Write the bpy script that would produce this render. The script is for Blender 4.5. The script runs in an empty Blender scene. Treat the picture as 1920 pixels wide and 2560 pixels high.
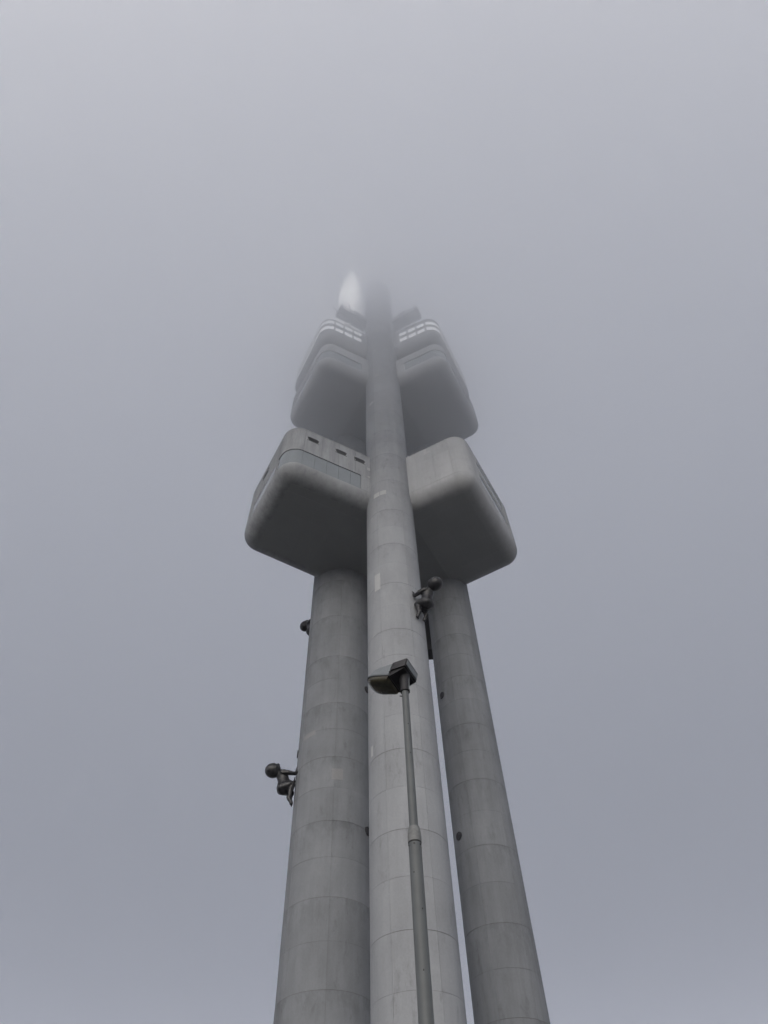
import bpy, bmesh, math, random
from mathutils import Vector, Matrix
random.seed(7)
PI = math.pi
R_ = math.radians
scene = bpy.context.scene
col = scene.collection
EYE = 1.6                                   # camera height above the ground

# ------------------------------------------------------------------ camera
cam_d = bpy.data.cameras.new("camera")
cam = bpy.data.objects.new("camera", cam_d)
col.objects.link(cam)
cam_d.sensor_fit = 'VERTICAL'
cam_d.sensor_height = 24.0
cam_d.sensor_width = 18.0
cam_d.lens = 16.0125
cam_d.clip_start = 0.1
cam_d.clip_end = 3000.0
pitch, roll, yaw = CAM_ANGLES = (55.40, 0.0, 0.0)
_up = Vector((908.249 - 960.0, 1280.0 - 102.367, 1708.0)).normalized()   # zenith as the lens sees it (x right, y up, z ahead)
_fw = (Vector((0, 0, 1)) - _up * _up.z).normalized()
_rt = -_fw.cross(_up)
if _rt.x < 0:
    _rt = -_rt
m = Matrix(((_rt.x, _rt.y, -_rt.z, 0), (_fw.x, _fw.y, -_fw.z, 0), (_up.x, _up.y, -_up.z, EYE), (0, 0, 0, 1)))
cam.matrix_world = m
scene.camera = cam

# ------------------------------------------------------------------ sky, sun, exposure
MAST_LAMP, MAST_GLOW = 23000.0, 3200.0
VEIL_HORIZON, VEIL_ZENITH = 10.6, 4.6
SUN_EL, SUN_AZ = 23.0, 191.0               # azimuth clockwise from +Y: behind the camera, a little to the left
world = bpy.data.worlds.new("World")
scene.world = world
world.use_nodes = True
wn, wl = world.node_tree.nodes, world.node_tree.links
wn.clear()
w_out = wn.new("ShaderNodeOutputWorld")
w_bg = wn.new("ShaderNodeBackground")
w_sky = wn.new("ShaderNodeTexSky")
w_sky.sky_type = 'NISHITA'
w_sky.sun_disc = False
w_sky.sun_elevation = R_(SUN_EL)
w_sky.sun_rotation = R_(SUN_AZ)
w_sky.altitude = 250.0
w_sky.air_density = 1.0
w_sky.dust_density = 6.0
w_sky.ozone_density = 1.0
w_hsv = wn.new("ShaderNodeHueSaturation")
w_hsv.inputs["Saturation"].default_value = 0.5     # thin overcast above the fog
w_bg.inputs["Strength"].default_value = 0.15
wl.new(w_sky.outputs[0], w_hsv.inputs["Color"])
# an overcast veil over the clear sky: three times as bright overhead as at the horizon
w_tc = wn.new("ShaderNodeTexCoord")
w_sep = wn.new("ShaderNodeSeparateXYZ")
wl.new(w_tc.outputs["Generated"], w_sep.inputs[0])
w_cie = wn.new("ShaderNodeMapRange")
w_cie.inputs["From Min"].default_value = 0.0
w_cie.inputs["From Max"].default_value = 1.0
w_cie.inputs["To Min"].default_value = VEIL_HORIZON
w_cie.inputs["To Max"].default_value = VEIL_ZENITH
wl.new(w_sep.outputs["Z"], w_cie.inputs[0])
w_veil = wn.new("ShaderNodeVectorMath")
w_veil.operation = 'SCALE'
w_veil.inputs[0].default_value = (0.975, 0.98, 1.075)
w_noise = wn.new("ShaderNodeTexNoise")            # faint unevenness of the overcast
w_noise.inputs["Scale"].default_value = 2.2
w_noise.inputs["Detail"].default_value = 3.0
wl.new(w_tc.outputs["Generated"], w_noise.inputs[0])
w_un = wn.new("ShaderNodeMapRange")
w_un.inputs["From Min"].default_value = 0.3
w_un.inputs["From Max"].default_value = 0.7
w_un.inputs["To Min"].default_value = 0.90
w_un.inputs["To Max"].default_value = 1.10
wl.new(w_noise.outputs[0], w_un.inputs[0])
w_mul = wn.new("ShaderNodeMath")
w_mul.operation = 'MULTIPLY'
wl.new(w_cie.outputs[0], w_mul.inputs[0])
wl.new(w_un.outputs[0], w_mul.inputs[1])
wl.new(w_mul.outputs[0], w_veil.inputs["Scale"])
w_mix = wn.new("ShaderNodeMix")
w_mix.data_type = 'RGBA'
w_mix.inputs["Factor"].default_value = 0.5
wl.new(w_hsv.outputs[0], w_mix.inputs["A"])
wl.new(w_veil.outputs[0], w_mix.inputs["B"])
wl.new(w_mix.outputs["Result"], w_bg.inputs[0])
wl.new(w_bg.outputs[0], w_out.inputs[0])

sun_d = bpy.data.lights.new("sun", 'SUN')
sun_d.energy = 0.8
sun_d.angle = R_(45)
sun_d.color = (1.0, 0.99, 0.975)
sun = bpy.data.objects.new("sun", sun_d)
col.objects.link(sun)
_d = Vector((math.sin(R_(SUN_AZ)) * math.cos(R_(SUN_EL)), math.cos(R_(SUN_AZ)) * math.cos(R_(SUN_EL)), math.sin(R_(SUN_EL))))
sun.rotation_euler = _d.to_track_quat('Z', 'Y').to_euler()
sun.location = (0, -40, 60)

vs = scene.view_settings
scene.display_settings.display_device = 'sRGB'
vs.view_transform = 'Standard'
vs.look = 'None'
vs.exposure = -0.43
vs.gamma = 1.0
vs.use_curve_mapping = False
scene.render.engine = 'CYCLES'
cy = scene.cycles
cy.max_bounces = 14
cy.diffuse_bounces = 3
cy.glossy_bounces = 3
cy.transmission_bounces = 2
cy.volume_bounces = 12
cy.use_denoising = True
cy.use_light_tree = False
cy.sample_clamp_indirect = 8.0

# ------------------------------------------------------------------ materials
def new_mat(name):
    mt = bpy.data.materials.new(name)
    mt.use_nodes = True
    n, l = mt.node_tree.nodes, mt.node_tree.links
    return mt, n, l, n["Principled BSDF"]

def concrete(name, base, vary=0.16, streak=0.22, rough=0.8, per_obj=0.07, grime=0.3, bump=0.15, scale=1.0, rings=None, spec=0.12):
    mt, n, l, b = new_mat(name)
    geo = n.new("ShaderNodeNewGeometry")
    def noise(sx, sz, det, rgh=0.6, off=0.0):
        mp = n.new("ShaderNodeMapping")
        mp.inputs["Scale"].default_value = (sx, sx, sz)
        mp.inputs["Location"].default_value = (off, off * 0.7, off * 1.3)
        l.new(geo.outputs["Position"], mp.inputs[0])
        t = n.new("ShaderNodeTexNoise")
        t.inputs["Scale"].default_value = 1.0
        t.inputs["Detail"].default_value = det
        t.inputs["Roughness"].default_value = rgh
        l.new(mp.outputs[0], t.inputs[0])
        return t.outputs[0]
    def ramp(x, a, b2, lo, hi):
        r = n.new("ShaderNodeMapRange")
        r.inputs["From Min"].default_value = a
        r.inputs["From Max"].default_value = b2
        r.inputs["To Min"].default_value = lo
        r.inputs["To Max"].default_value = hi
        l.new(x, r.inputs[0])
        return r.outputs[0]
    def mul(x, y):
        q = n.new("ShaderNodeMath"); q.operation = 'MULTIPLY'
        l.new(x, q.inputs[0]); l.new(y, q.inputs[1])
        return q.outputs[0]
    s = scale
    big = ramp(noise(0.35 * s, 0.25 * s, 5), 0.3, 0.7, 1 - vary, 1 + vary)
    stk = ramp(noise(1.5 * s, 0.11 * s, 5, 0.75, 11), 0.32, 0.68, 1 - streak, 1 + streak * 0.6)
    fine = ramp(noise(9 * s, 7 * s, 6, 0.75, 5), 0.25, 0.75, 0.93, 1.07)
    spots = ramp(noise(1.3 * s, 0.50 * s, 8, 0.74, 23), 0.57, 0.72, 1.0, 1 - grime)
    oi = n.new("ShaderNodeObjectInfo")
    rnd = ramp(oi.outputs["Random"], 0, 1, 1 - per_obj, 1 + per_obj)
    v = mul(mul(mul(big, stk), mul(fine, spots)), rnd)
    if rings:                                  # run-off dirt that starts at the pour joints and dies out below them
        period, phase = rings[:2]
        sp = n.new("ShaderNodeSeparateXYZ"); l.new(geo.outputs["Position"], sp.inputs[0])
        def math1(op, x, y):
            q = n.new("ShaderNodeMath"); q.operation = op
            l.new(x, q.inputs[0]); q.inputs[1].default_value = y
            return q.outputs[0]
        fr = math1('FRACT', math1('DIVIDE', math1('SUBTRACT', sp.outputs["Z"], phase), period), 0)
        near = ramp(fr, 0.55, 0.99, 0.0, 1.0)
        blot = ramp(noise(1.1, 0.5, 6, 0.7, 31), 0.44, 0.68, 0.0, rings[2])
        inv = n.new("ShaderNodeMath"); inv.operation = 'SUBTRACT'
        inv.inputs[0].default_value = 1.0
        l.new(mul(near, blot), inv.inputs[1])
        v = mul(v, inv.outputs[0])
    c = n.new("ShaderNodeVectorMath"); c.operation = 'SCALE'
    c.inputs[0].default_value = base
    l.new(v, c.inputs["Scale"])
    l.new(c.outputs[0], b.inputs["Base Color"])
    b.inputs["Roughness"].default_value = rough
    b.inputs["Specular IOR Level"].default_value = spec
    bp = n.new("ShaderNodeBump")
    bp.inputs["Strength"].default_value = bump
    bp.inputs["Distance"].default_value = 0.02
    l.new(noise(5 * s, 3 * s, 6, 0.7, 2), bp.inputs["Height"])
    l.new(bp.outputs[0], b.inputs["Normal"])
    return mt

def simple(name, base, rough=0.5, metal=0.0, vary=0.15, scale=6.0, spec=0.5):
    mt, n, l, b = new_mat(name)
    tc = n.new("ShaderNodeTexCoord")
    t = n.new("ShaderNodeTexNoise")
    t.inputs["Scale"].default_value = scale
    t.inputs["Detail"].default_value = 6
    l.new(tc.outputs["Object"], t.inputs[0])
    r = n.new("ShaderNodeMapRange")
    r.inputs["From Min"].default_value = 0.3
    r.inputs["From Max"].default_value = 0.7
    r.inputs["To Min"].default_value = 1 - vary
    r.inputs["To Max"].default_value = 1 + vary
    l.new(t.outputs[0], r.inputs[0])
    c = n.new("ShaderNodeVectorMath"); c.operation = 'SCALE'
    c.inputs[0].default_value = base
    l.new(r.outputs[0], c.inputs["Scale"])
    l.new(c.outputs[0], b.inputs["Base Color"])
    b.inputs["Roughness"].default_value = rough
    b.inputs["Metallic"].default_value = metal
    b.inputs["Specular IOR Level"].default_value = spec
    return mt

M_tube = concrete("tube_cladding", (0.30, 0.311, 0.326), per_obj=0.03, vary=0.08, streak=0.06, grime=0.26, rings=(5.51, 18.43, 0.15))
M_tube_thick = concrete("thick_tube_cladding", (0.222, 0.233, 0.248), per_obj=0.04, vary=0.12, streak=0.09, grime=0.25, rings=(5.51, 24.99, 0.28))  # darker base than the front tube, stronger run-off dirt under the joints
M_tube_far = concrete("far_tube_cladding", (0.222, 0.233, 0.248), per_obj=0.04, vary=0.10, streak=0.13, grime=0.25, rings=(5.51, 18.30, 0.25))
M_fade = concrete("faded_repair_coat", (0.262, 0.266, 0.272), per_obj=0.0, vary=0.06, streak=0.05, grime=0.1)
M_core = concrete("joint_filler", (0.17, 0.17, 0.175), per_obj=0.0)
M_pod = concrete("pod_concrete", (0.400, 0.409, 0.418), per_obj=0.03, vary=0.07, streak=0.08, grime=0.12)
M_podd = concrete("stained_pod_concrete", (0.332, 0.342, 0.353), per_obj=0.03, vary=0.08, streak=0.20, grime=0.25)
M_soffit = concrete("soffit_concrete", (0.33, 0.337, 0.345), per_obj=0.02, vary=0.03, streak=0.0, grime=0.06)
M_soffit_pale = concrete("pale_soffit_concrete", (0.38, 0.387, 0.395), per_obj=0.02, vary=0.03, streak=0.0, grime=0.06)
M_patch = concrete("repair_coat", (0.425, 0.43, 0.435), per_obj=0.05, vary=0.06, streak=0.04, grime=0.1)
M_glass = simple("tinted_glazing", (0.215, 0.237, 0.25), 0.16, 0.0, 0.05, 0.6, 0.5)
M_bright = simple("mirrored_glazing", (0.86, 0.88, 0.90), 0.06, 0.9, 0.03, 0.6)
_b = M_bright.node_tree.nodes["Principled BSDF"]          # the viewing deck's lamps are on
_b.inputs["Emission Color"].default_value = (1.0, 0.98, 0.92, 1)
_b.inputs["Emission Strength"].default_value = 0.34
M_frame = simple("window_metal", (0.30, 0.305, 0.31), 0.45, 0.3)
M_dark = simple("dark_recess", (0.035, 0.035, 0.04), 0.7)
M_vent = simple("vent_metal", (0.12, 0.12, 0.125), 0.5, 0.4)
M_bronze = simple("black_bronze", (0.015, 0.015, 0.017), 0.42, 0.0, 0.3, 3.0)
M_white = simple("white_laminate", (0.85, 0.85, 0.84), 0.5, 0.0, 0.05, 0.5)
M_pole = simple("painted_pole", (0.098, 0.107, 0.110), 0.55, 0.0, 0.09, 5.0)
M_cap = simple("pole_cap", (0.16, 0.165, 0.165), 0.6, 0.0, 0.2, 20.0)
M_hous = simple("lamp_housing", (0.017, 0.0165, 0.020), 0.6, 0.0, 0.25, 14.0)
M_cover = simple("lamp_cover", (0.165, 0.182, 0.195), 0.45, 0.0, 0.10, 10.0)
M_lens = simple("amber_lens", (0.065, 0.059, 0.040), 0.12, 0.0, 0.35, 9.0)
M_seal = simple("rubber_seal", (0.012, 0.012, 0.013), 0.6)
M_duct = simple("shaded_duct", (0.045, 0.046, 0.05), 0.7, 0.0, 0.2, 0.8)  # shade on the duct's back side is put into its colour
M_ground = concrete("plaza_paving", (0.10, 0.10, 0.095), per_obj=0.0, scale=0.5)

# ------------------------------------------------------------------ helpers
def link(name, me, mat, parent=None):
    o = bpy.data.objects.new(name, me)
    if mat and not me.materials:
        me.materials.append(mat)
    col.objects.link(o)
    if parent:
        o.parent = parent
    return o

def from_bm(name, bm, mat, parent=None, smooth=True, sharp=35):
    bmesh.ops.recalc_face_normals(bm, faces=bm.faces[:])
    me = bpy.data.meshes.new(name)
    bm.to_mesh(me)
    bm.free()
    if smooth:
        for p in me.polygons:
            p.use_smooth = True
        me.set_sharp_from_angle(angle=R_(sharp))
    return link(name, me, mat, parent)

def tag(o, label=None, cat=None, group=None, kind=None):
    if label: o["label"] = label
    if cat: o["category"] = cat
    if group: o["group"] = group
    if kind: o["kind"] = kind
    return o

def empty(name, loc=(0, 0, 0)):
    o = bpy.data.objects.new(name, None)
    o.empty_display_size = 0.5
    o.location = loc
    col.objects.link(o)
    return o

def add_lathe(bm, prof, seg=48, center=(0, 0), closed=True):
    """prof: list of (r, z); capped at both ends"""
    rings = []
    for r, z in prof:
        rings.append([bm.verts.new((center[0] + r * math.cos(2 * PI * k / seg), center[1] + r * math.sin(2 * PI * k / seg), z)) for k in range(seg)])
    for a, b in zip(rings, rings[1:]):
        for k in range(seg):
            bm.faces.new((a[k], a[(k + 1) % seg], b[(k + 1) % seg], b[k]))
    if closed:
        bm.faces.new(rings[0][::-1])
        bm.faces.new(rings[-1])

def add_box(bm, c, s, M=None):
    vs_ = []
    for dz in (-1, 1):
        for dx, dy in ((-1, -1), (1, -1), (1, 1), (-1, 1)):
            v = Vector((c[0] + dx * s[0] / 2, c[1] + dy * s[1] / 2, c[2] + dz * s[2] / 2))
            vs_.append(bm.verts.new(M @ v if M else v))
    for f in ((3, 2, 1, 0), (4, 5, 6, 7), (0, 1, 5, 4), (1, 2, 6, 5), (2, 3, 7, 6), (3, 0, 4, 7)):
        bm.faces.new([vs_[i] for i in f])

def add_tube(bm, a, b, r0, r1=None, seg=10):
    a, b = Vector(a), Vector(b)
    r1 = r0 if r1 is None else r1
    q = (b - a).to_track_quat('Z', 'Y')
    ra, rb = [], []
    for k in range(seg):
        d = q @ Vector((math.cos(2 * PI * k / seg), math.sin(2 * PI * k / seg), 0))
        ra.append(bm.verts.new(a + d * r0))
        rb.append(bm.verts.new(b + d * r1))
    for k in range(seg):
        bm.faces.new((ra[k], ra[(k + 1) % seg], rb[(k + 1) % seg], rb[k]))
    bm.faces.new(ra[::-1])
    bm.faces.new(rb)

def add_ball(bm, c, r, sx=1, sy=1, sz=1, rot=None):
    M = Matrix.Translation(c)
    if rot: M = M @ rot
    M = M @ Matrix.Diagonal((r * sx, r * sy, r * sz, 1))
    bmesh.ops.create_icosphere(bm, subdivisions=4 if r > 0.55 else 3 if r > 0.3 else 2, radius=1.0, matrix=M)

# ------------------------------------------------------------------ ground and air
bm = bmesh.new()
add_lathe(bm, [(385, -0.4), (385, 0.0)], 96)
g = from_bm("ground", bm, M_ground)
tag(g, "grey paved ground of the park round the tower", "ground", kind='structure')

def volume_box(name, x0, x1, y0, y1, z0, z1, dens, colr, aniso):
    b = bmesh.new()
    add_box(b, ((x0 + x1) / 2, (y0 + y1) / 2, (z0 + z1) / 2), (x1 - x0, y1 - y0, z1 - z0))
    mt = bpy.data.materials.new(name)
    mt.use_nodes = True
    n, l = mt.node_tree.nodes, mt.node_tree.links
    n.remove(n["Principled BSDF"])
    v = n.new("ShaderNodeVolumePrincipled")
    v.inputs["Color"].default_value = (*colr, 1)
    v.inputs["Density"].default_value = dens
    v.inputs["Anisotropy"].default_value = aniso
    l.new(v.outputs[0], n["Material Output"].inputs["Volume"])
    o = from_bm(name, b, mt, smooth=False)
    o["kind"] = 'stuff'
    return o
FOG = (0.98, 0.987, 1.0)
CLOUD_BASE, CLOUD_CORE, CLOUD_TOP = 70 + EYE, 103 + EYE, 146 + EYE
hz = volume_box("haze", -400, 400, -400, 400, -1.4, 232, 0.00030, FOG, 0.8)
tag(hz, "thin pale haze filling the air round the tower", "haze")
c1 = volume_box("low_cloud", -392, 392, -30, 392, CLOUD_BASE, CLOUD_TOP, 0.0225, FOG, 0.72)
tag(c1, "pale fog bank that swallows the upper part of the tower", "cloud")
c2 = volume_box("low_cloud", -391, 391, -29, 391, CLOUD_CORE, CLOUD_TOP - 2, 0.036, FOG, 0.72)
tag(c2, "thickest layer of fog hiding the tower's top and mast", "cloud")

# ------------------------------------------------------------------ the tower
tower = empty("television_tower", (0, 45, 0))
tag(tower, "tall grey three tube concrete television tower with stacked box pods vanishing into fog", "tower")
tower_off = Vector((0, 45, 0))
def part(o):
    """parent an object built in world coordinates to the tower without moving it"""
    o.parent = tower
    o.matrix_parent_inverse = Matrix.Translation(-tower_off)
    return o
def sub(o, par):
    o.parent = par
    o.matrix_parent_inverse = Matrix.Translation(-tower_off) if False else Matrix.Identity(4)
    return o

TF = (Vector((0.605, 40.327)), 2.40)
TL = (Vector((-5.14, 50.75)), 3.20)
TR = (Vector((6.75, 52.06)), 2.40)
LIFT = 2.755

def plate(ang0, ang1, z0, z1, r, thick, seg=7):
    """curved plate on a tube of radius r standing at the origin, outer face at r"""
    b = bmesh.new()
    rows = []
    for k in range(seg + 1):
        a = ang0 + (ang1 - ang0) * k / seg
        c, s = math.cos(a), math.sin(a)
        rows.append([b.verts.new((rr * c, rr * s, zz)) for rr, zz in ((r - thick, z0), (r, z0), (r, z1), (r - thick, z1))])
    for p0, p1 in zip(rows, rows[1:]):
        for i in range(4):
            b.faces.new((p0[i], p0[(i + 1) % 4], p1[(i + 1) % 4], p1[i]))
    b.faces.new(rows[0]); b.faces.new(rows[-1][::-1])
    return b

def build_tube(c, r, top, ring_phase, seam_deg, show_top, label, mat):
    bm = bmesh.new()
    add_lathe(bm, [(r - 0.018, -0.2), (r - 0.018, top - 0.25), (r - 0.35, top)], 64)
    tube = from_bm("concrete_tube", bm, M_core)
    part(tube)
    tube.location = (c.x, c.y, 0)
    tag(tube, label)
    toward = math.atan2(-c.y, -c.x)            # the direction of the camera
    STR, WK, SID = 0.030, 0.013, 0.013         # half joints hide in the gaps
    w = R_(60)
    g_side = SID / r / 2
    meshes = []
    for lo, hi in ((STR / 2, WK / 2), (WK / 2, STR / 2)):
        b = plate(-w / 2 + g_side, w / 2 - g_side, lo, LIFT - hi, r, 0.035)
        bmesh.ops.recalc_face_normals(b, faces=b.faces[:])
        me = bpy.data.meshes.new("cladding_panel")
        b.to_mesh(me); b.free()
        for p in me.polygons: p.use_smooth = True
        me.set_sharp_from_angle(angle=R_(35))
        me.materials.append(mat)
        meshes.append(me)
    k0 = -int((ring_phase) // LIFT)
    rest = bmesh.new()
    k = k0
    while True:
        z = ring_phase + k * LIFT
        if z > top - 0.6: break
        z1 = min(z + LIFT, top)
        for j in range(6):
            rel = ((seam_deg + 30 + 60 * j + 180) % 360) - 180
            a = toward + R_(rel)
            seen = abs(rel) < 100 and z > 11.0 and z < show_top
            if seen and z1 - z > LIFT - 0.01:
                o = bpy.data.objects.new("cladding_panel", meshes[k % 2])
                col.objects.link(o)
                o.parent = tube
                jit = random.uniform(-0.004, 0.004)
                o.location = (jit * math.cos(a), jit * math.sin(a), z)
                o.rotation_euler = (0, 0, a)
            else:
                b = plate(a - w / 2 + g_side, a + w / 2 - g_side, z + 0.01, z1 - 0.01, r, 0.035)
                tmp = bpy.data.meshes.new("t"); b.to_mesh(tmp); b.free()
                rest.from_mesh(tmp); bpy.data.meshes.remove(tmp)
        k += 1
    o = from_bm("cladding", rest, mat, tube)
    o["kind"] = 'stuff'
    return tube, toward

tubeF, thF = build_tube(TF[0], TF[1], 134.3, 16.83 + EYE, -29, 140, "slim front tube of pale concrete rising past all pods", M_tube)
tubeL, thL = build_tube(TL[0], TL[1], 134.3, 23.39 + EYE, 0, 60, "thick rear tube under the larger pods, carrying the mast", M_tube_thick)
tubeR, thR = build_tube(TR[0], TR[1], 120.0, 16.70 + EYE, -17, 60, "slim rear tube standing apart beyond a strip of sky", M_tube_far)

def tube_patch(tube, th, r, rel0, rel1, z0, z1, mat=M_patch):
    b = plate(th + R_(rel0), th + R_(rel1), z0 + EYE, z1 + EYE, r + 0.006, 0.03, 5)
    return from_bm("repair_patch", b, mat, tube)

def round_vent(tube, th, r, rel, z):
    """dark dished cover over a round opening, standing a little proud of the tube"""
    a = th + R_(rel)
    b = bmesh.new()
    add_lathe(b, [(0.31, -0.12), (0.33, 0.03), (0.32, 0.08), (0.27, 0.09), (0.24, 0.05), (0.10, 0.04)], 28)
    M = Matrix.Translation((r * math.cos(a), r * math.sin(a), z + EYE)) @ Matrix.Rotation(a, 4, 'Z') @ Matrix.Rotation(PI / 2, 4, 'Y')
    bmesh.ops.transform(b, matrix=M, verts=b.verts[:])
    return from_bm("round_vent", b, M_dark, tube)

# angles are degrees to the right of the line from the tube's axis to the camera
tube_patch(tubeF, thF, 2.4, -40, -24, 58.2, 58.95)
tube_patch(tubeF, thF, 2.4, -22, -6, 58.2, 58.95)
tube_patch(tubeF, thF, 2.4, -43, -29, 44.0, 46.1)
tube_patch(tubeF, thF, 2.4, -30, -12, 97.6, 98.2)
tube_patch(tubeF, thF, 2.4, 34, 44, 95.0, 95.5)
tube_patch(tubeF, thF, 2.4, -26, -12, 88.2, 88.8)
tube_patch(tubeF, thF, 2.4, -50, -34, 80.4, 81.0)
tube_patch(tubeF, thF, 2.4, -64, -58, 28.2, 29.0)
tube_patch(tubeL, thL, 3.2, -58, -33, 36.9, 37.35, M_fade)
tube_patch(tubeL, thL, 3.2, -4, 12, 32.3, 33.3, M_fade)
round_vent(tubeL, thL, 3.2, 56, 42.6)
round_vent(tubeL, thL, 3.2, 56, 28.9)
round_vent(tubeL, thL, 3.2, -86, 36.7)
round_vent(tubeR, thR, 2.4, -51, 42.9)
round_vent(tubeR, thR, 2.4, -51, 29.1)

# ---- pods
class Outline:
    """plan of a pod: four points (inner, outer corner, outer corner, inner), outer corners rounded; arc-length access"""
    def __init__(self, P, rad, inset=0.0):
        P = [Vector(q) for q in P]
        c = sum(P, Vector((0, 0))) / 4
        lines = []
        for i in range(3):
            d = (P[i + 1] - P[i]).normalized()
            nrm = Vector((-d.y, d.x))
            if (c - P[i]).dot(nrm) < 0: nrm = -nrm
            lines.append((P[i] + nrm * inset, d))
        inner = (P[0], (P[3] - P[0]).normalized())
        def inter(a, b):
            (p, d), (q, e) = a, b
            t = ((q.x - p.x) * e.y - (q.y - p.y) * e.x) / (d.x * e.y - d.y * e.x)
            return p + d * t
        Q = [inter(inner, lines[0]), inter(lines[0], lines[1]), inter(lines[1], lines[2]), inter(lines[2], inner)]
        r = max(rad - inset, 0.03)
        self.pts, self.marks = [], {}
        self.pts.append(Q[0])
        for i in (1, 2):
            d0 = (Q[i - 1] - Q[i]).normalized(); d1 = (Q[i + 1] - Q[i]).normalized()
            half = math.acos(max(-1, min(1, d0.dot(d1)))) / 2
            t = r / math.tan(half)
            cen = Q[i] + (d0 + d1).normalized() * (r / math.sin(half))
            a = Q[i] + d0 * t; b = Q[i] + d1 * t
            va, vb = a - cen, b - cen
            ang = va.angle_signed(vb)
            N = 10
            for k in range(N + 1):
                th = -ang * k / N
                self.pts.append(cen + Vector((va.x * math.cos(th) - va.y * math.sin(th), va.x * math.sin(th) + va.y * math.cos(th))))
        self.pts.append(Q[3])
        self.s = [0.0]
        for p, q in zip(self.pts, self.pts[1:]):
            self.s.append(self.s[-1] + (q - p).length)
        self.s_c1 = (self.s[1], self.s[11])      # first rounded corner, arc length
        self.s_c2 = (self.s[12], self.s[22])
    def at(self, s):
        s = max(0, min(self.s[-1], s))
        for i in range(len(self.s) - 1):
            if s <= self.s[i + 1] + 1e-9:
                f = (s - self.s[i]) / max(1e-9, self.s[i + 1] - self.s[i])
                p = self.pts[i].lerp(self.pts[i + 1], f)
                return p
        return self.pts[-1]
    def normal(self, s):
        e = 0.02
        d = self.at(min(s + e, self.s[-1])) - self.at(max(s - e, 0))
        d.normalize()
        return Vector((d.y, -d.x)) * self.side
    def samples(self, s0, s1):
        out = [s0] + [x for x in self.s if s0 + 1e-4 < x < s1 - 1e-4] + [s1]
        return out

REC = 0.16                                   # depth of the wall panels

def pod_body(P, rad, b, rf, top, label, mat):
    """flat underside at b, quarter-round up to b+rf, then the recessed wall that carries the panels"""
    levels = []
    N = 9
    for k in range(N + 1):
        f = (PI / 2) * k / N
        levels.append((rf * (1 - math.sin(f)), b + rf * (1 - math.cos(f))))
    levels.insert(0, (rf + 0.25, b))
    levels.append((0.0, b + rf + 0.02))
    levels.append((REC, b + rf + 0.021))
    levels.append((REC, top - 0.12))
    levels.append((0.0, top - 0.119))
    levels.append((0.0, top - 0.03))
    levels.append((0.03, top))
    bm = bmesh.new()
    loops = []
    for ins, z in levels:
        o = Outline(P, rad, ins)
        loops.append([bm.verts.new((q.x, q.y, z + EYE)) for q in o.pts])
    for a, c in zip(loops, loops[1:]):
        n = len(a)
        for k in range(n):
            bm.faces.new((a[k], a[(k + 1) % n], c[(k + 1) % n], c[k]))
    bm.faces.new(loops[0][::-1]); bm.faces.new(loops[-1])
    o = from_bm("pod", bm, mat, sharp=40)
    part(o)
    tag(o, label)
    out = Outline(P, rad, 0.0)
    p, q = out.at(out.s[5] * 0.3), out.at(out.s[5] * 0.3 + 0.05)
    d = (q - p).normalized()
    cen = sum((Vector(x) for x in P), Vector((0, 0))) / 4
    out.side = 1.0
    nn = Vector((d.y, -d.x))
    if nn.dot(p - cen) < 0: out.side = -1.0
    return o, out

def wall_plate(out, s0, s1, z0, z1, o_out, o_in, name, mat, parent):
    """solid plate that follows the outline between two arc lengths; offsets are metres inward"""
    bm = bmesh.new()
    rows = []
    for s in out.samples(s0, s1):
        p = out.at(s); nr = out.normal(s)
        a = p - nr * o_out; c = p - nr * o_in
        rows.append([bm.verts.new((q.x, q.y, z + EYE)) for q, z in ((c, z0), (a, z0), (a, z1), (c, z1))])
    for r0, r1 in zip(rows, rows[1:]):
        for i in range(4):
            bm.faces.new((r0[i], r0[(i + 1) % 4], r1[(i + 1) % 4], r1[i]))
    bm.faces.new(rows[0]); bm.faces.new(rows[-1][::-1])
    return from_bm(name, bm, mat, parent)

GAP = 0.014
def panel_row(pod, out, cuts, z0, z1, mat):
    for a, b in zip(cuts, cuts[1:]):
        j = random.uniform(0.0, 0.006)
        wall_plate(out, a + GAP / 2, b - GAP / 2, z0 + GAP / 2, z1 - GAP / 2, j, REC + 0.02, "wall_panel", mat, pod)

def pane_row(pod, out, cuts, z0, z1, mat, depth=0.07, gap=0.018):
    for a, b in zip(cuts, cuts[1:]):
        wall_plate(out, a + gap / 2, b - gap / 2, z0 + 0.02, z1 - 0.02, depth, REC + 0.02, "window_pane", mat, pod)

def split_(a, b, step):
    n = max(1, round((b - a) / step))
    return [a + (b - a) * k / n for k in range(n + 1)]

def pod_vent(pod, out, s, z, w=1.28, h=0.80):
    """louvred opening: dark box, two end brackets, slats"""
    p = out.at(s); nr = out.normal(s); t = Vector((-nr.y, nr.x))
    M = Matrix(((t.x, nr.x, 0, p.x), (t.y, nr.y, 0, p.y), (0, 0, 1, z + EYE), (0, 0, 0, 1)))
    bm = bmesh.new()
    add_box(bm, (0, -0.085, 0), (w, 0.17, h), M)
    v = from_bm("vent", bm, M_dark, pod, smooth=False)
    for k in range(5):
        b = bmesh.new()
        zz = -h / 2 + h * (k + 0.5) / 5
        add_box(b, (0, 0.012, zz), (w * 0.94, 0.02, 0.035), M)
        from_bm("vent_slat", b, M_vent, pod, smooth=False)
    for sx in (-1, 1):
        b = bmesh.new()
        add_box(b, (sx * (w / 2 - 0.03), 0.03, h / 2 - 0.09), (0.16, 0.06, 0.15), M)
        add_box(b, (sx * (w / 2 - 0.03), 0.031, -h / 2 + 0.09), (0.16, 0.062, 0.15), M)
        from_bm("vent_bracket", b, M_patch, pod, smooth=False)

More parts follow.
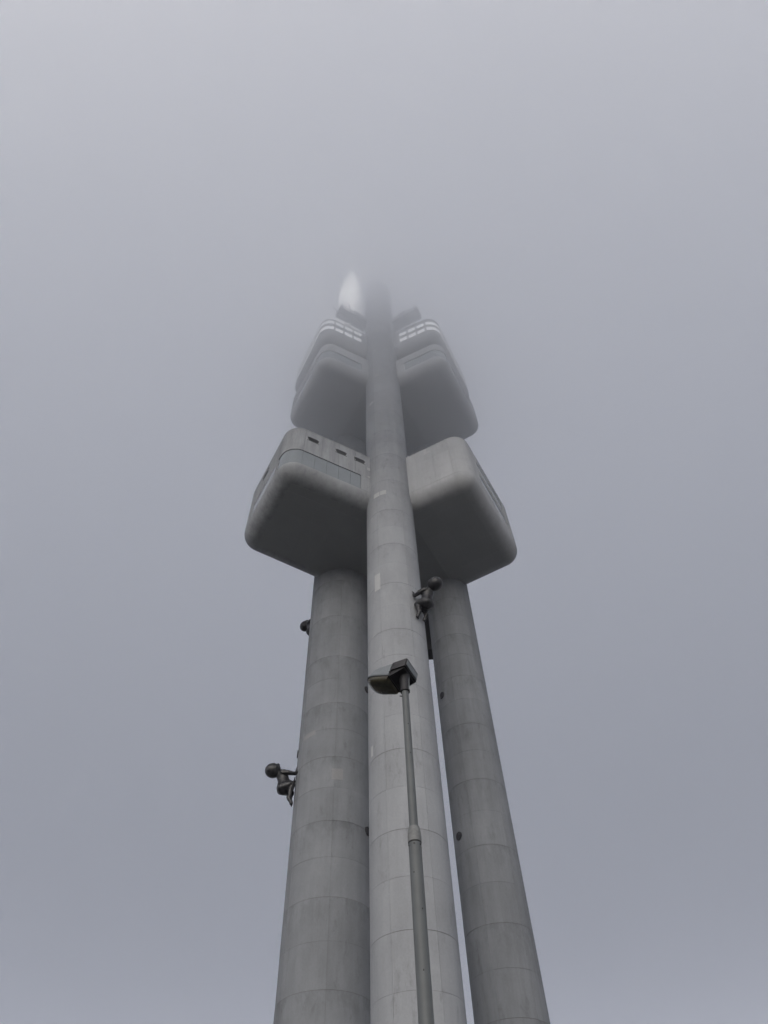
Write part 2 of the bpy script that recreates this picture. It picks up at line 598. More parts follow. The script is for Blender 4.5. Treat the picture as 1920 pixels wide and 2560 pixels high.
def wall_patch(pod, out, s0, s1, z0, z1):
    wall_plate(out, s0, s1, z0, z1, -0.008, 0.02, "repair_patch", M_patch, pod)

PL1 = [(-0.98, 39.12), (-9.73, 34.13), (-15.91, 44.33), (-7.04, 50.17)]
PR1 = [(1.84, 39.67), (8.94, 36.20), (15.26, 48.12), (8.12, 52.13)]
PL2 = [(-0.98, 39.02), (-7.47, 35.42), (-13.76, 45.57), (-7.04, 49.88)]
PR2 = [(1.84, 39.51), (9.19, 36.23), (15.16, 48.31), (8.12, 52.13)]
PL3 = [(-0.98, 39.32), (-7.98, 35.50), (-13.99, 45.87), (-7.04, 49.88)]
PR3 = [(1.84, 39.32), (9.29, 36.25), (15.16, 48.51), (8.12, 52.13)]

def clip_convex(poly, sub):
    """Sutherland-Hodgman: the part of polygon sub inside the convex polygon poly (both counter-clockwise)"""
    out = sub
    for i in range(len(poly)):
        a, b = poly[i], poly[(i + 1) % len(poly)]
        inp, out = out, []
        def inside(q): return (b.x - a.x) * (q.y - a.y) - (b.y - a.y) * (q.x - a.x) >= 0
        for j in range(len(inp)):
            p, q = inp[j], inp[(j + 1) % len(inp)]
            if inside(p) != inside(q):
                d = q - p; e = b - a
                t = ((a.x - p.x) * e.y - (a.y - p.y) * e.x) / (d.x * e.y - d.y * e.x)
                x = p + d * t
            if inside(q):
                if not inside(p): out.append(x)
                out.append(q)
            elif inside(p): out.append(x)
        if not out: return []
    return out

def underside(pod, P, rad, rf, b, mat, step=2.6):
    """flat soffit panels with open joints, clipped to the pod's plan"""
    poly = Outline(P, rad, rf + 0.03).pts
    clean = [poly[0]]
    for q in poly[1:]:
        if (q - clean[-1]).length > 0.02: clean.append(q)
    area = sum(clean[i].x * clean[(i + 1) % len(clean)].y - clean[(i + 1) % len(clean)].x * clean[i].y for i in range(len(clean)))
    if area < 0: clean = clean[::-1]
    o = Vector(P[1]); ux = (Vector(P[2]) - o).normalized(); uy = (Vector(P[0]) - o).normalized()
    if ux.x * uy.y - ux.y * uy.x < 0: ux, uy = uy, ux
    g = 0.010
    for i in range(-1, 8):
        for j in range(-1, 8):
            c = [o + ux * (i * step + dx) + uy * (j * step + dy) for dx, dy in ((g, g), (step - g, g), (step - g, step - g), (g, step - g))]
            q = clip_convex(clean, c)
            if len(q) < 3: continue
            ar = abs(sum(q[k].x * q[(k + 1) % len(q)].y - q[(k + 1) % len(q)].x * q[k].y for k in range(len(q)))) / 2
            if ar < 0.25: continue
            bm = bmesh.new()
            z0 = b - 0.010 - random.uniform(0, 0.003)
            lo = [bm.verts.new((v.x, v.y, z0 + EYE)) for v in q]
            hi = [bm.verts.new((v.x, v.y, b + 0.01 + EYE)) for v in q]
            for k in range(len(q)):
                bm.faces.new((lo[k], lo[(k + 1) % len(q)], hi[(k + 1) % len(q)], hi[k]))
            bm.faces.new(lo[::-1]); bm.faces.new(hi)
            from_bm("soffit_panel", bm, mat, pod, smooth=False)

# lowest pod beside the thick tube: glass band round the corner, three louvres
b1, rf1, t1 = 58.44, 1.58, 67.53
pod, out = pod_body(PL1, 1.9, b1, rf1, t1, "deepest and lowest pod, with a grey glass band and three louvres", M_podd)
c1a, c1b = out.s_c1; c2a, c2b = out.s_c2
E_ = out.s[-1]
s_in, s_wrap = 1.52, c1b + 0.35
zb, zt, ztop = 60.07, 62.79, t1 - 0.13
o0 = c1b - 1.9                                # arc length where distance along the outer wall counts from the sharp corner
panel_row(pod, out, [0.2, s_in], zb, zt, M_podd)
pane_row(pod, out, [s_in] + split_(s_in + 1.22, c1a, 1.22) + split_(c1a, s_wrap, 1.37)[1:], zb, zt, M_glass)
panel_row(pod, out, [s_wrap, o0 + 2.93], zb, zt, M_podd)
pane_row(pod, out, split_(o0 + 2.93, o0 + 9.00, 1.22), zb + 0.7, zt, M_glass, 0.03)
panel_row(pod, out, split_(o0 + 2.93, o0 + 9.00, 2.35), zb, zb + 0.7, M_podd)
panel_row(pod, out, [o0 + 9.00, c2b] + split_(c2b, E_, 2.35)[1:], zb, zt, M_podd)
panel_row(pod, out, split_(0.2, c1a, 2.15) + [c1b] + split_(c1b, c2a, 2.25)[1:] + [c2b] + split_(c2b, E_, 2.35)[1:], zt, ztop, M_podd)
underside(pod, PL1, 1.9, rf1, b1, M_soffit)
for s in (7.31, 3.97, 1.70):
    pod_vent(pod, out, s, 65.74)
pod_vent(pod, out, o0 + 6.36, 65.82, 1.56)
wall_patch(pod, out, 0.35, 0.76, 64.40, 64.94)
wall_patch(pod, out, 0.35, 0.73, 62.89, 63.23)

# lowest pod beside the far slim tube: blank panelled front, window slots on the outer wall
pod, out = pod_body(PR1, 1.8, b1, rf1, t1, "lowest pod with a blank panelled front and two window slots", M_pod)
c1a, c1b = out.s_c1; c2a, c2b = out.s_c2; E_ = out.s[-1]
o0 = c1b - 1.8
rows = (60.07, 62.59, 65.09, ztop)
for i in range(3):
    z0, z1 = rows[i], rows[i + 1]
    panel_row(pod, out, split_(0.2, c1a, 2.20) + [c1b, o0 + 3.42], z0, z1, M_pod)
    panel_row(pod, out, [o0 + 10.37, c2b] + split_(c2b, E_, 2.35)[1:], z0, z1, M_pod)
mid = split_(o0 + 3.42, o0 + 10.37, 2.35)
panel_row(pod, out, mid, rows[0], 61.81, M_pod)
pane_row(pod, out, split_(o0 + 3.42, o0 + 10.37, 1.17), 61.81, 63.28, M_glass, 0.04)
panel_row(pod, out, mid, 63.28, 64.74, M_pod)
pane_row(pod, out, split_(o0 + 3.42, o0 + 10.37, 1.17), 64.74, 66.11, M_glass, 0.04)
panel_row(pod, out, mid, 66.11, ztop, M_pod)
underside(pod, PR1, 1.8, rf1, b1, M_soffit_pale)
wall_patch(pod, out, 3.20, 3.54, 66.21, 67.34)
wall_patch(pod, out, 3.54, 4.01, 66.21, 66.65)
wall_patch(pod, out, 2.25, 2.37, 66.80, 67.29)

# middle pods
b2, rf2, t2 = 89.29, 1.37, 95.84
for P, nm, s_in, zz in ((PL2, "middle pod beside the mast tube, fading into fog", 1.47, (90.73, 93.20)), (PR2, "middle pod beside the far tube, fading into fog", 2.15, (91.15, 93.69))):
    pod, out = pod_body(P, 1.8, b2, rf2, t2, nm, M_pod)
    c1a, c1b = out.s_c1; c2a, c2b = out.s_c2; E_ = out.s[-1]
    o0 = c1b - 1.8
    z0, z1 = zz
    lo = b2 + rf2 + 0.02
    wr = c1b + 0.4
    underside(pod, P, 1.8, rf2, b2, M_soffit_pale)
    if z0 - lo > 0.1:
        panel_row(pod, out, split_(0.2, c1a, 2.15) + [c1b] + split_(c1b, c2a, 2.35)[1:] + [c2b] + split_(c2b, E_, 2.35)[1:], lo, z0, M_pod)
    panel_row(pod, out, [0.2, s_in], z0, z1, M_pod)
    pane_row(pod, out, split_(s_in, c1a, 1.47) + [(c1a + c1b) / 2, wr], z0, z1, M_glass)
    panel_row(pod, out, [wr, o0 + 3.23], z0, z1, M_pod)
    pane_row(pod, out, split_(o0 + 3.23, o0 + 9.49, 1.27), z0, z1, M_glass)
    panel_row(pod, out, [o0 + 9.49, c2b] + split_(c2b, E_, 2.35)[1:], z0, z1, M_pod)
    panel_row(pod, out, split_(0.2, c1a, 2.15) + [c1b] + split_(c1b, c2a, 2.35)[1:] + [c2b] + split_(c2b, E_, 2.35)[1:], z1, t2 - 0.13, M_pod)

# upper pods with two rows of bright panes
b3, rf3, t3 = 99.46, 1.9, 106.99
for P, nm, s_in, r1, r2 in ((PL3, "upper pod beside the mast with two rows of bright windows", 1.42, (102.59, 104.01), (105.13, 106.41)), (PR3, "upper pod over the far tube with two rows of bright windows", 1.8, (102.01, 103.42), (104.40, 105.72))):
    pod, out = pod_body(P, 1.9, b3, rf3, t3, nm, M_pod)
    c1a, c1b = out.s_c1; c2a, c2b = out.s_c2; E_ = out.s[-1]
    lo = b3 + rf3 + 0.02
    full = split_(0.2, c1a, 2.15) + [c1b] + split_(c1b, c2a, 2.35)[1:] + [c2b] + split_(c2b, E_, 2.35)[1:]
    panel_row(pod, out, full, lo, r1[0], M_pod)
    for z0, z1 in (r1, r2):
        panel_row(pod, out, [0.2, s_in], z0, z1, M_pod)
        pane_row(pod, out, split_(s_in, c1a, 1.56) + [c1b] + split_(c1b, c2a, 1.56)[1:] + [c2b] + split_(c2b, E_ - 1.47, 1.56)[1:], z0, z1, M_bright, 0.03, 0.30)
        panel_row(pod, out, [E_ - 1.47, E_], z0, z1, M_pod)
    panel_row(pod, out, full, r1[1], r2[0], M_pod)
    panel_row(pod, out, full, r2[1], t3 - 0.13, M_pod)

# core decks that tie the three tubes together at pod level
for z0, z1 in ((b1 - 0.003, t1 - 0.3), (b2 - 0.003, t2 - 0.3), (b3 - 0.003, t3 - 0.3)):
    bm = bmesh.new()
    pts = [(-0.98, 38.9), (1.95, 39.46), (8.5, 51.5), (8.1, 52.1), (-7.04, 50.2), (-7.5, 49.8)]
    lo = [bm.verts.new((x, y, z0 + EYE)) for x, y in pts]
    hi = [bm.verts.new((x, y, z1 + EYE)) for x, y in pts]
    for k in range(6):
        bm.faces.new((lo[k], lo[(k + 1) % 6], hi[(k + 1) % 6], hi[k]))
    bm.faces.new(lo[::-1]); bm.faces.new(hi)
    part(from_bm("core_deck", bm, M_soffit, smooth=False))

# dark service duct hanging below the core, seen between the front and far tubes
bm = bmesh.new()
add_box(bm, (5.0, 55.2, 59.0 + EYE), (2.6, 1.6, 13.4))
part(from_bm("service_duct", bm, M_duct, smooth=False))

# walkways with railings and aerials above the upper pods
def walkway(A, B, wdt, inward, z, gear):
    A, B = Vector(A), Vector(B)
    t = (B - A).normalized()
    n = Vector(inward).normalized()
    L = (B - A).length
    M = Matrix(((t.x, n.x, 0, A.x), (t.y, n.y, 0, A.y), (0, 0, 1, z + EYE), (0, 0, 0, 1)))
    bm = bmesh.new()
    add_box(bm, (L / 2, wdt / 2, 0.15), (L, wdt, 0.3), M)
    deck = part(from_bm("walkway", bm, M_podd, smooth=False))
    for zz in (0.75, 1.35):
        b = bmesh.new()
        add_tube(b, M @ Vector((0, 0.06, zz)), M @ Vector((L, 0.06, zz)), 0.05, seg=8)
        add_tube(b, M @ Vector((L, 0.06, zz)), M @ Vector((L, wdt, zz)), 0.05, seg=8)
        from_bm("handrail", b, M_frame, deck)
    for k in range(6):
        b = bmesh.new()
        add_tube(b, M @ Vector((L * (k + 0.5) / 6, 0.06, 0.3)), M @ Vector((L * (k + 0.5) / 6, 0.06, 1.35)), 0.05, seg=8)
        from_bm("rail_post", b, M_frame, deck)
    for x, y, h, lean, arms in gear:
        b = bmesh.new()
        p0 = M @ Vector((x, y, 0.3)); p1 = M @ Vector((x + lean, y - 0.2, 0.3 + h))
        add_tube(b, p0, p1, 0.09, 0.06, 8)
        for q in range(arms):
            f = 0.45 + 0.5 * q / max(1, arms)
            c = p0.lerp(p1, f)
            d = Vector((t.x, t.y, 0)) * 0.55
            add_tube(b, c - d, c + d, 0.05, seg=6)
            add_box(b, c + d, (0.25, 0.25, 0.6))
        from_bm("aerial", b, M_vent, deck)
    return deck
walkway((-1.17, 39.05), (-5.75, 36.38), 1.95, (-0.49, 0.87), 113.45,
        [(0.9, 0.2, 1.6, 0.1, 1), (1.5, 0.3, 2.0, 0.0, 2), (2.1, 0.3, 2.4, -0.1, 2), (3.3, 0.1, 3.6, 0.6, 0), (4.9, 0.1, 1.6, 0.1, 0), (5.2, 1.2, 1.6, 1.2, 0)])
walkway((2.15, 39.46), (6.98, 37.12), 1.95, (0.43, 0.9), 113.45,
        [(1.6, 0.2, 1.5, 0.0, 1), (2.4, 0.2, 1.9, 0.2, 2), (5.0, 0.1, 1.4, 0.1, 0)])
# pale floodlight cases on the upper pods' roofs
for x, y in ((-4.5, 37.5), (5.1, 38.2), (6.3, 37.8)):
    bm = bmesh.new()
    add_box(bm, (x, y, t3 + 0.75 + EYE), (0.9, 0.5, 0.35))
    add_tube(bm, (x, y, t3 + EYE), (x, y, t3 + 0.6 + EYE), 0.06, seg=8)
    part(from_bm("roof_floodlight", bm, M_white, smooth=False))

# white mast on the thick tube, mostly lost in the cloud
bm = bmesh.new()
add_lathe(bm, [(2.75, 134.3), (2.75, 164), (2.70, 174), (2.45, 180), (1.9, 183.5), (1.0, 185)], 40, (-5.75, 50.7))
mast = part(from_bm("mast", bm, M_white))
bm = bmesh.new()
add_lathe(bm, [(0.55, 184.9), (0.55, 196), (0.35, 196.3), (0.3, 214), (0.1, 215)], 20, (-5.75, 50.7))
part(from_bm("mast_tip", bm, M_white))

# floodlights on bracket arms: the photograph shows the mast lit up inside the cloud
for z in (141.0, 150.0, 159.0, 168.0):
    bm = bmesh.new()
    add_tube(bm, (-5.9, 48.2, z - 0.6 + EYE), (-6.6, 40.6, z - 0.2 + EYE), 0.09, seg=8)
    add_box(bm, (-6.6, 40.5, z - 0.2 + EYE), (0.8, 0.6, 0.5))
    part(from_bm("mast_floodlight", bm, M_frame, smooth=False))
    ld = bpy.data.lights.new("mast_floodlight_lamp", 'SPOT')
    ld.energy = MAST_LAMP
    ld.color = (1.0, 0.97, 0.91)
    ld.spot_size = R_(110); ld.spot_blend = 1.0
    ld.shadow_soft_size = 0.4
    lo_ = bpy.data.objects.new("mast_floodlight_lamp", ld)
    col.objects.link(lo_)
    part(lo_)
    lo_.location = (-6.6, 40.9, z + EYE)
    lo_.rotation_euler = (Vector((-6.6, 40.9, z)) - Vector((-5.75, 50.7, z + 1.0))).to_track_quat('Z', 'Y').to_euler()

# lamps added at both flanks to make the cloud glow; plates hide the bulbs
for x, z in ((-12.8, 147.0), (-12.4, 160.0), (1.6, 147.0), (1.2, 160.0)):
    bm = bmesh.new()
    add_tube(bm, (-5.75, 50.7, z - 0.5 + EYE), (x, 50.7, z - 0.5 + EYE), 0.10, seg=8)
    add_box(bm, (x, 50.5, z - 0.5 + EYE), (1.3, 1.3, 0.16))
    part(from_bm("added_halo_shield", bm, M_frame, smooth=False))
    ld = bpy.data.lights.new("added_halo_lamp", 'POINT')
    ld.energy = MAST_GLOW
    ld.color = (1.0, 0.97, 0.92)
    ld.shadow_soft_size = 0.2
    lo_ = bpy.data.objects.new("added_halo_lamp", ld)
    col.objects.link(lo_)
    part(lo_)
    lo_.location = (x, 50.7, z + EYE)

# ------------------------------------------------------------------ climbing figures (plain bronze-black toddlers, heads thrown back)
def add_limb(bm, pts):
    """pts: (x, y, z, r)"""
    for a, b in zip(pts, pts[1:]):
        L = (Vector(b[:3]) - Vector(a[:3])).length
        n = max(2, int(L / (0.3 * min(a[3], b[3]))))
        fat = 1.14 if min(a[3], b[3]) > 0.1 else 1.0
        for k in range(n + 1):
            f = k / n
            add_ball(bm, Vector(a[:3]).lerp(Vector(b[:3]), f), (a[3] + (b[3] - a[3]) * f) * fat)

def hand(bm, wrist, side, up=1.0):
    """palm flat on the wall (x=0), five fingers fanned upward"""
    w = Vector(wrist)
    palm = Vector((0.09, w.y, w.z + 0.16 * up))
    add_limb(bm, [(w.x, w.y, w.z, 0.115), (palm.x, palm.y, palm.z, 0.12)])
    add_ball(bm, palm, 0.17, 0.5, 0.95, 1.0)
    for k, (ang, ln) in enumerate(((-24, 0.24), (-8, 0.29), (8, 0.28), (24, 0.23))):
        d = Vector((0, math.sin(R_(ang)), math.cos(R_(ang))))
        a = palm + d * 0.13
        b = palm + d * (0.13 + ln * 0.55) + Vector((0.015, 0, 0))
        c = palm + d * (0.13 + ln) + Vector((-0.035, 0, 0))
        add_limb(bm, [(*a, 0.05), (*b, 0.045), (*c, 0.038)])
    d = Vector((0, -side * 0.8, 0.45)).normalized()
    a = palm + Vector((0, -side * 0.10, -0.08))
    b = a + d * 0.15
    add_limb(bm, [(*a, 0.055), (*b, 0.048), (*(b + d * 0.10 + Vector((-0.02, 0, 0.03))), 0.04)])

def foot(bm, ankle, toe, side):
    a, t = Vector(ankle), Vector(toe)
    d = (t - a).normalized()
    heel = a + Vector((0.14, 0, -0.02))
    add_limb(bm, [(*a, 0.15), (*heel, 0.13)])
    add_limb(bm, [(*heel, 0.12), (*(a + (t - a) * 0.55), 0.14), (*(a + (t - a) * 0.8), 0.13)])
    for k in range(5):
        y = (-0.12 + 0.06 * k) * side
        p = a + (t - a) * 0.85 + Vector((0, y, 0))
        q = a + (t - a) * (1.0 - 0.03 * k) + Vector((0, y * 1.15, 0))
        add_limb(bm, [(*p, 0.055), (*q, 0.05 if k else 0.06)])

def figure(name, label, base, nrm, side, pose):
    """x outward from the wall, y along it, z up; side=+1 puts the stretched leg on +y"""
    bm = bmesh.new()
    S = side
    # trunk
    add_limb(bm, [(0.98, 0, -0.10, 0.48), (0.98, 0, 0.22, 0.44), (1.02, 0, 0.62, 0.42), (1.16, 0, 1.00, 0.43), (1.26, 0, 1.18, 0.33)])
    add_ball(bm, Vector((1.12, 0.19, -0.18)), 0.36)
    add_ball(bm, Vector((1.12, -0.19, -0.18)), 0.36)
    add_ball(bm, Vector((0.80, 0, 0.30)), 0.34)
    # neck, head thrown back so that the face looks up the wall
    hx, hz = pose['head']
    add_limb(bm, [(1.26, 0, 1.18, 0.23), (hx - 0.28, 0, hz - 0.22, 0.24)])
    hc = Vector((hx, 0, hz))
    add_ball(bm, hc, 0.63, 1.06, 0.95, 0.95)
    add_ball(bm, hc + Vector((-0.26, 0, 0.16)), 0.42, 0.9, 0.95, 0.9)
    for sy in (-1, 1):
        add_ball(bm, hc + Vector((-0.16, sy * 0.56, -0.02)), 0.13, 0.8, 0.45, 1.1)       # ears
        add_ball(bm, hc + Vector((-0.36, sy * 0.20, 0.42)), 0.16)                         # cheeks
        add_ball(bm, hc + Vector((-0.02, sy * 0.19, 0.53)), 0.09)                         # brow over the eyes
    add_ball(bm, hc + Vector((-0.18, 0, 0.57)), 0.085)                                    # nose
    add_ball(bm, hc + Vector((-0.40, 0, 0.50)), 0.09, 0.7, 1.3, 0.7)                      # mouth
    # arms
    for sy, (ez, hz2) in ((S, pose['near_arm']), (-S, pose['far_arm'])):
        add_limb(bm, [(1.16, sy * 0.36, 1.08, 0.25), (0.72, sy * 0.56, ez, 0.185), (0.62, sy * 0.57, ez - 0.02, 0.175), (0.16, sy * 0.52, hz2, 0.125)])
        hand(bm, (0.16, sy * 0.52, hz2), sy)
    # legs
    for sy, (kx, kz, ax, az, tx, tz) in ((S, pose['near_leg']), (-S, pose['far_leg'])):
        add_limb(bm, [(0.95, sy * 0.22, -0.12, 0.36), (0.55, sy * 0.36, kz * 0.5, 0.31), (kx, sy * 0.42, kz, 0.21)])
        add_limb(bm, [(kx, sy * 0.42, kz, 0.21), ((kx * 0.5 + ax * 0.5) + 0.07, sy * 0.42, kz * 0.5 + az * 0.5, 0.20), (ax, sy * 0.40, az, 0.14)])
        foot(bm, (ax, sy * 0.40, az), (tx, sy * 0.42, tz), sy)
    me = bpy.data.meshes.new("tmp")
    bm.to_mesh(me); bm.free()
    tmp = bpy.data.objects.new("tmp", me)
    col.objects.link(tmp)
    md = tmp.modifiers.new("r", 'REMESH'); md.mode = 'VOXEL'; md.voxel_size = 0.032
    sm = tmp.modifiers.new("s", 'SMOOTH'); sm.iterations = 9; sm.factor = 0.5
    dg = bpy.context.evaluated_depsgraph_get()
    me2 = bpy.data.meshes.new_from_object(tmp.evaluated_get(dg))
    bpy.data.objects.remove(tmp); bpy.data.meshes.remove(me)
    for p in me2.polygons: p.use_smooth = True
    me2.materials.clear()
    me2.name = name
    o = link(name, me2, M_bronze)
    o.location = base
    o.rotation_euler = (0, 0, math.atan2(nrm[1], nrm[0]))
    tag(o, label, "statue", "dark climbing figures on the tower tubes")
    return o

def on_tube(tube, th, rel, z):
    c, r = tube
    a = th + R_(rel)
    n = (math.cos(a), math.sin(a))
    return (c.x + (r - 0.02) * n[0], c.y + (r - 0.02) * n[1], z + EYE), n

pose_a = dict(head=(1.98, 1.42), near_arm=(1.00, 0.98), far_arm=(0.98, 0.80), near_leg=(0.27, 0.02, 0.42, -1.08, 0.20, -1.78), far_leg=(0.24, -0.18, 0.30, -0.72, 0.14, -1.20))
pose_b = dict(head=(1.98, 1.56), near_arm=(0.98, 1.00), far_arm=(1.02, 0.66), near_leg=(0.24, -0.05, 0.34, -0.95, 0.14, -1.55), far_leg=(0.25, 0.02, 0.42, -0.80, 0.20, -1.35))
b_, n_ = on_tube(TL, thL, -82, 33.3)
figure("climbing_statue", "black figure climbing the tube's outer edge, head thrown back against open sky", b_, n_, 1, pose_a)
b_, n_ = on_tube(TF, thF, 52, 42.0)
figure("climbing_statue", "black figure climbing the front tube just below the pods", b_, n_, -1, pose_b)
b_, n_ = on_tube(TL, thL, -131, 54.6)
figure("climbing_statue", "dark figure half hidden behind the thick tube, only head and shoulders showing", b_, n_, 1, pose_a)

# ------------------------------------------------------------------ street lamp near the camera
LS = 1.4
lx, ly = LS * 5.9 * math.sin(R_(1.41)), LS * 5.9 * math.cos(R_(1.41))
lamp = empty("street_lamp", (lx, ly, 0))
tag(lamp, "grey stepped street lamp with a tilted amber head in front of the tower", "street lamp")
def zl(h): return h * LS + EYE
r_up, r_lo = 0.038 * LS, 0.0575 * LS
bm = bmesh.new()
add_lathe(bm, [(r_lo * 1.12, 0.0), (r_lo * 1.12, 0.5), (r_lo * 1.04, 0.6), (r_lo, zl(3.36))], 40)
o = from_bm("lower_pole", bm, M_pole, lamp)
bm = bmesh.new()
add_lathe(bm, [(r_up * 1.08, zl(3.3)), (r_up * 1.02, zl(4.2)), (r_up * 0.98, zl(5.12))], 36)
up_pole = from_bm("upper_pole", bm, M_pole, lamp)
bm = bmesh.new()
add_lathe(bm, [(r_lo * 1.07, zl(3.335)), (r_lo * 1.075, zl(3.40)), (r_lo * 1.02, zl(3.44)), (r_up * 1.35, zl(3.475)), (r_up * 1.05, zl(3.482))], 40)
from_bm("pole_collar", bm, M_cap, lamp)
bm = bmesh.new()
add_lathe(bm, [(r_lo * 1.03, zl(3.322)), (r_lo * 1.03, zl(3.336))], 40)
from_bm("collar_seal", bm, M_seal, lamp)
for k in range(6):
    a = 2 * PI * k / 6 + 0.4
    bm = bmesh.new()
    p = Vector((math.cos(a), math.sin(a), 0))
    add_tube(bm, p * (r_lo - 0.01) + Vector((0, 0, zl(3.30))), p * (r_lo + 0.008) + Vector((0, 0, zl(3.30))), 0.009, seg=8)
    from_bm("collar_screw", bm, M_seal, lamp)
bm = bmesh.new()
add_tube(bm, (-r_up * 0.9, -0.02, zl(4.98)), (-r_up - 0.035, -0.03, zl(4.98)), 0.008, seg=8)
from_bm("grub_screw", bm, M_seal, lamp)
for zq, aq in ((4.6, -1.3), (4.25, -1.2), (3.05, -2.0), (2.75, -1.1), (2.3, -1.5)):
    bm = bmesh.new()
    rr = r_up if zq > 3.4 else r_lo
    add_ball(bm, Vector((rr * math.cos(aq), rr * math.sin(aq), zl(zq))), 0.007, 1, 1, 1.6)
    from_bm("paint_chip", bm, M_seal, lamp)

# head: local X along the arm (away from the pole), Y across, Z up; tilted so that its tip points up
a_dir = Vector((-0.92, 0.40, 0)).normalized()
TILT = R_(20)
Xh = (a_dir * math.cos(TILT) + Vector((0, 0, 1)) * math.sin(TILT)).normalized()
Yh = Vector((0, 0, 1)).cross(a_dir).normalized()
Zh = Xh.cross(Yh).normalized()
HEAD = Matrix(((Xh.x, Yh.x, Zh.x, -0.045), (Xh.y, Yh.y, Zh.y, 0.02), (Xh.z, Yh.z, Zh.z, zl(5.185)), (0, 0, 0, 1)))
def hv(x, y, z): return HEAD @ Vector((x * LS, y * LS, z * LS))
W = 0.158
def plan(x0, x1, w, n=7, square=False):
    """half-round nosed plan from the rear edge x0 to the tip x1"""
    pts = [(x0, -w), (x0 + (x1 - x0) * 0.30, -w)]
    xs = x0 + (x1 - x0) * 0.42
    for k in range(2 * n + 1):
        t = -PI / 2 + PI * k / (2 * n)
        e = 0.72
        c_, s_ = math.cos(t), math.sin(t)
        pts.append((xs + (x1 - xs) * abs(c_) ** e, w * (1 if s_ >= 0 else -1) * abs(s_) ** e))
    pts += [(x0 + (x1 - x0) * 0.30, w), (x0, w)]
    return pts
def loft(name, rings, mat, parent, sharp=40):
    bm = bmesh.new()
    L = [[bm.verts.new(hv(*q)) for q in ring] for ring in rings]
    n = len(L[0])
    for a, b in zip(L, L[1:]):
        for k in range(n):
            bm.faces.new((a[k], a[(k + 1) % n], b[(k + 1) % n], b[k]))
    bm.faces.new(L[0][::-1]); bm.faces.new(L[-1])
    return from_bm(name, bm, mat, parent, sharp=sharp)
# front cover: pale shell over the lens
base = plan(0.098, 0.425, W)
def topz(x): return 0.176 - (x - 0.10) * 0.36
cover = loft("front_cover", [
    [(x, y, 0.004) for x, y in base],
    [(x, y, 0.012) for x, y in plan(0.098, 0.429, W + 0.004)],
    [(x, y, 0.024) for x, y in plan(0.098, 0.426, W + 0.002)],
    [(x, y * 0.97, topz(x) - 0.018) for x, y in plan(0.098, 0.400, W)],
    [(x, y * 0.88, topz(x)) for x, y in plan(0.098, 0.365, W * 0.97)]], M_cover, lamp)
# black gasket and brown lens bowl
loft("lens_gasket", [[(x, y, -0.006) for x, y in plan(0.092, 0.421, W - 0.003)], [(x, y, 0.0035) for x, y in plan(0.092, 0.424, W - 0.001)]], M_seal, lamp)
loft("lens", [
    [(x, y, -0.062) for x, y in plan(0.150, 0.345, W - 0.060)],
    [(x, y, -0.054) for x, y in plan(0.128, 0.378, W - 0.034)],
    [(x, y, -0.034) for x, y in plan(0.112, 0.402, W - 0.016)],
    [(x, y, -0.0065) for x, y in plan(0.104, 0.415, W - 0.009)]], M_lens, lamp, sharp=60)
# rear housing: dark box open below, walls with real thickness
x0, x1 = -0.078, 0.0975
def rbox(x0, x1, w, z, zs=0.0):
    r = 0.018
    pts = []
    for cx, cy, a0 in ((x0 + r, -w + r, PI), (x1 - r, -w + r, 1.5 * PI), (x1 - r, w - r, 0), (x0 + r, w - r, PI / 2)):
        for k in range(4):
            a = a0 + (PI / 2) * k / 3
            px = cx + r * math.cos(a); py = cy + r * math.sin(a)
            pts.append((px, py, z + zs * px))
    return pts
# the housing's lower rim runs level with the ground, so it rises towards the pole side in the tilted frame
sl = -0.36
housing = loft("rear_housing", [
    rbox(x0 + 0.012, x1, W - 0.012, 0.125, sl),
    rbox(x0 + 0.012, x1, W - 0.012, 0.101, sl),
    rbox(x0, x1, W, 0.101, sl),
    rbox(x0, x1, W, 0.110, sl),
    rbox(x0 + 0.004, x1, W - 0.003, 0.202, sl),
    rbox(x0 + 0.020, x1, W - 0.018, 0.212, sl)], M_hous, lamp)
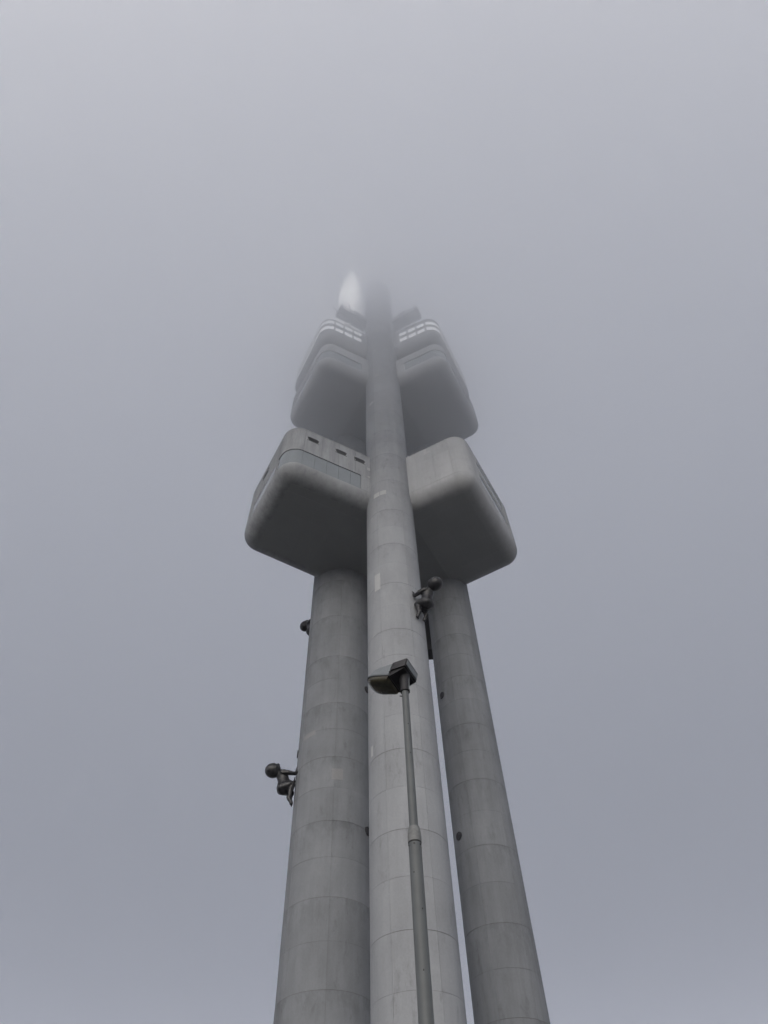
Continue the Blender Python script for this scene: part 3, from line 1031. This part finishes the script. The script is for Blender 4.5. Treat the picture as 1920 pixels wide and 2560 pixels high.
# pale rear end plate
loft("end_plate", [[(x0 - 0.006, -W + 0.02, 0.152), (x0 - 0.006, W - 0.02, 0.152), (x0 - 0.001, W - 0.02, 0.152), (x0 - 0.001, -W + 0.02, 0.152)],
                   [(x0 - 0.002, -W + 0.02, 0.215), (x0 - 0.002, W - 0.02, 0.215), (x0 + 0.003, W - 0.02, 0.215), (x0 + 0.003, -W + 0.02, 0.215)]], M_cover, lamp)
# slanting bracket between housing and lens, catch and lever
loft("hinge_bracket", [
    [(0.060, -W + 0.004, 0.010), (0.104, -W + 0.002, 0.006), (0.104, -W + 0.012, 0.006), (0.060, -W + 0.014, 0.010)],
    [(-0.05, -W + 0.006, 0.108), (0.100, -W + 0.002, 0.058), (0.100, -W + 0.012, 0.058), (-0.05, -W + 0.016, 0.112)]], M_cover, lamp)
bm = bmesh.new()
add_tube(bm, hv(0.035, -W - 0.008, 0.088), hv(-0.035, -W - 0.010, 0.118), 0.006, seg=8)
add_tube(bm, hv(-0.035, -W - 0.010, 0.118), hv(-0.05, -W + 0.004, 0.108), 0.006, seg=8)
from_bm("catch_lever", bm, M_cover, lamp)
bm = bmesh.new()
add_tube(bm, hv(0.10, -W - 0.002, 0.05), hv(0.10, W + 0.002, 0.05), 0.010, seg=10)
from_bm("hinge_pin", bm, M_seal, lamp)
# divider wall behind the lens, and the spigot that sits on the pole
loft("gear_tray", [[(-0.06, -W + 0.02, 0.108), (0.100, -W + 0.02, -0.003), (0.100, W - 0.02, -0.003), (-0.06, W - 0.02, 0.108)],
                   [(-0.06, -W + 0.02, 0.128), (0.100, -W + 0.02, 0.07), (0.100, W - 0.02, 0.07), (-0.06, W - 0.02, 0.128)]], M_hous, lamp)
bm = bmesh.new()
add_lathe(bm, [(0.050 * LS, zl(5.055)), (0.052 * LS, zl(5.07)), (0.051 * LS, zl(5.17)), (0.062 * LS, zl(5.24)), (0.07 * LS, zl(5.29)), (0.07 * LS, zl(5.34))], 32)
from_bm("spigot", bm, M_hous, lamp)
bm = bmesh.new()
add_lathe(bm, [(0.0525 * LS, zl(5.05)), (0.0535 * LS, zl(5.062))], 32)
from_bm("spigot_seal", bm, M_seal, lamp)
bm = bmesh.new()
add_tube(bm, Vector((0.045 * LS, -0.03 * LS, zl(5.06))), Vector((0.055 * LS, -0.02 * LS, zl(5.31))), 0.007, seg=8)
from_bm("earth_rod", bm, M_cover, lamp)
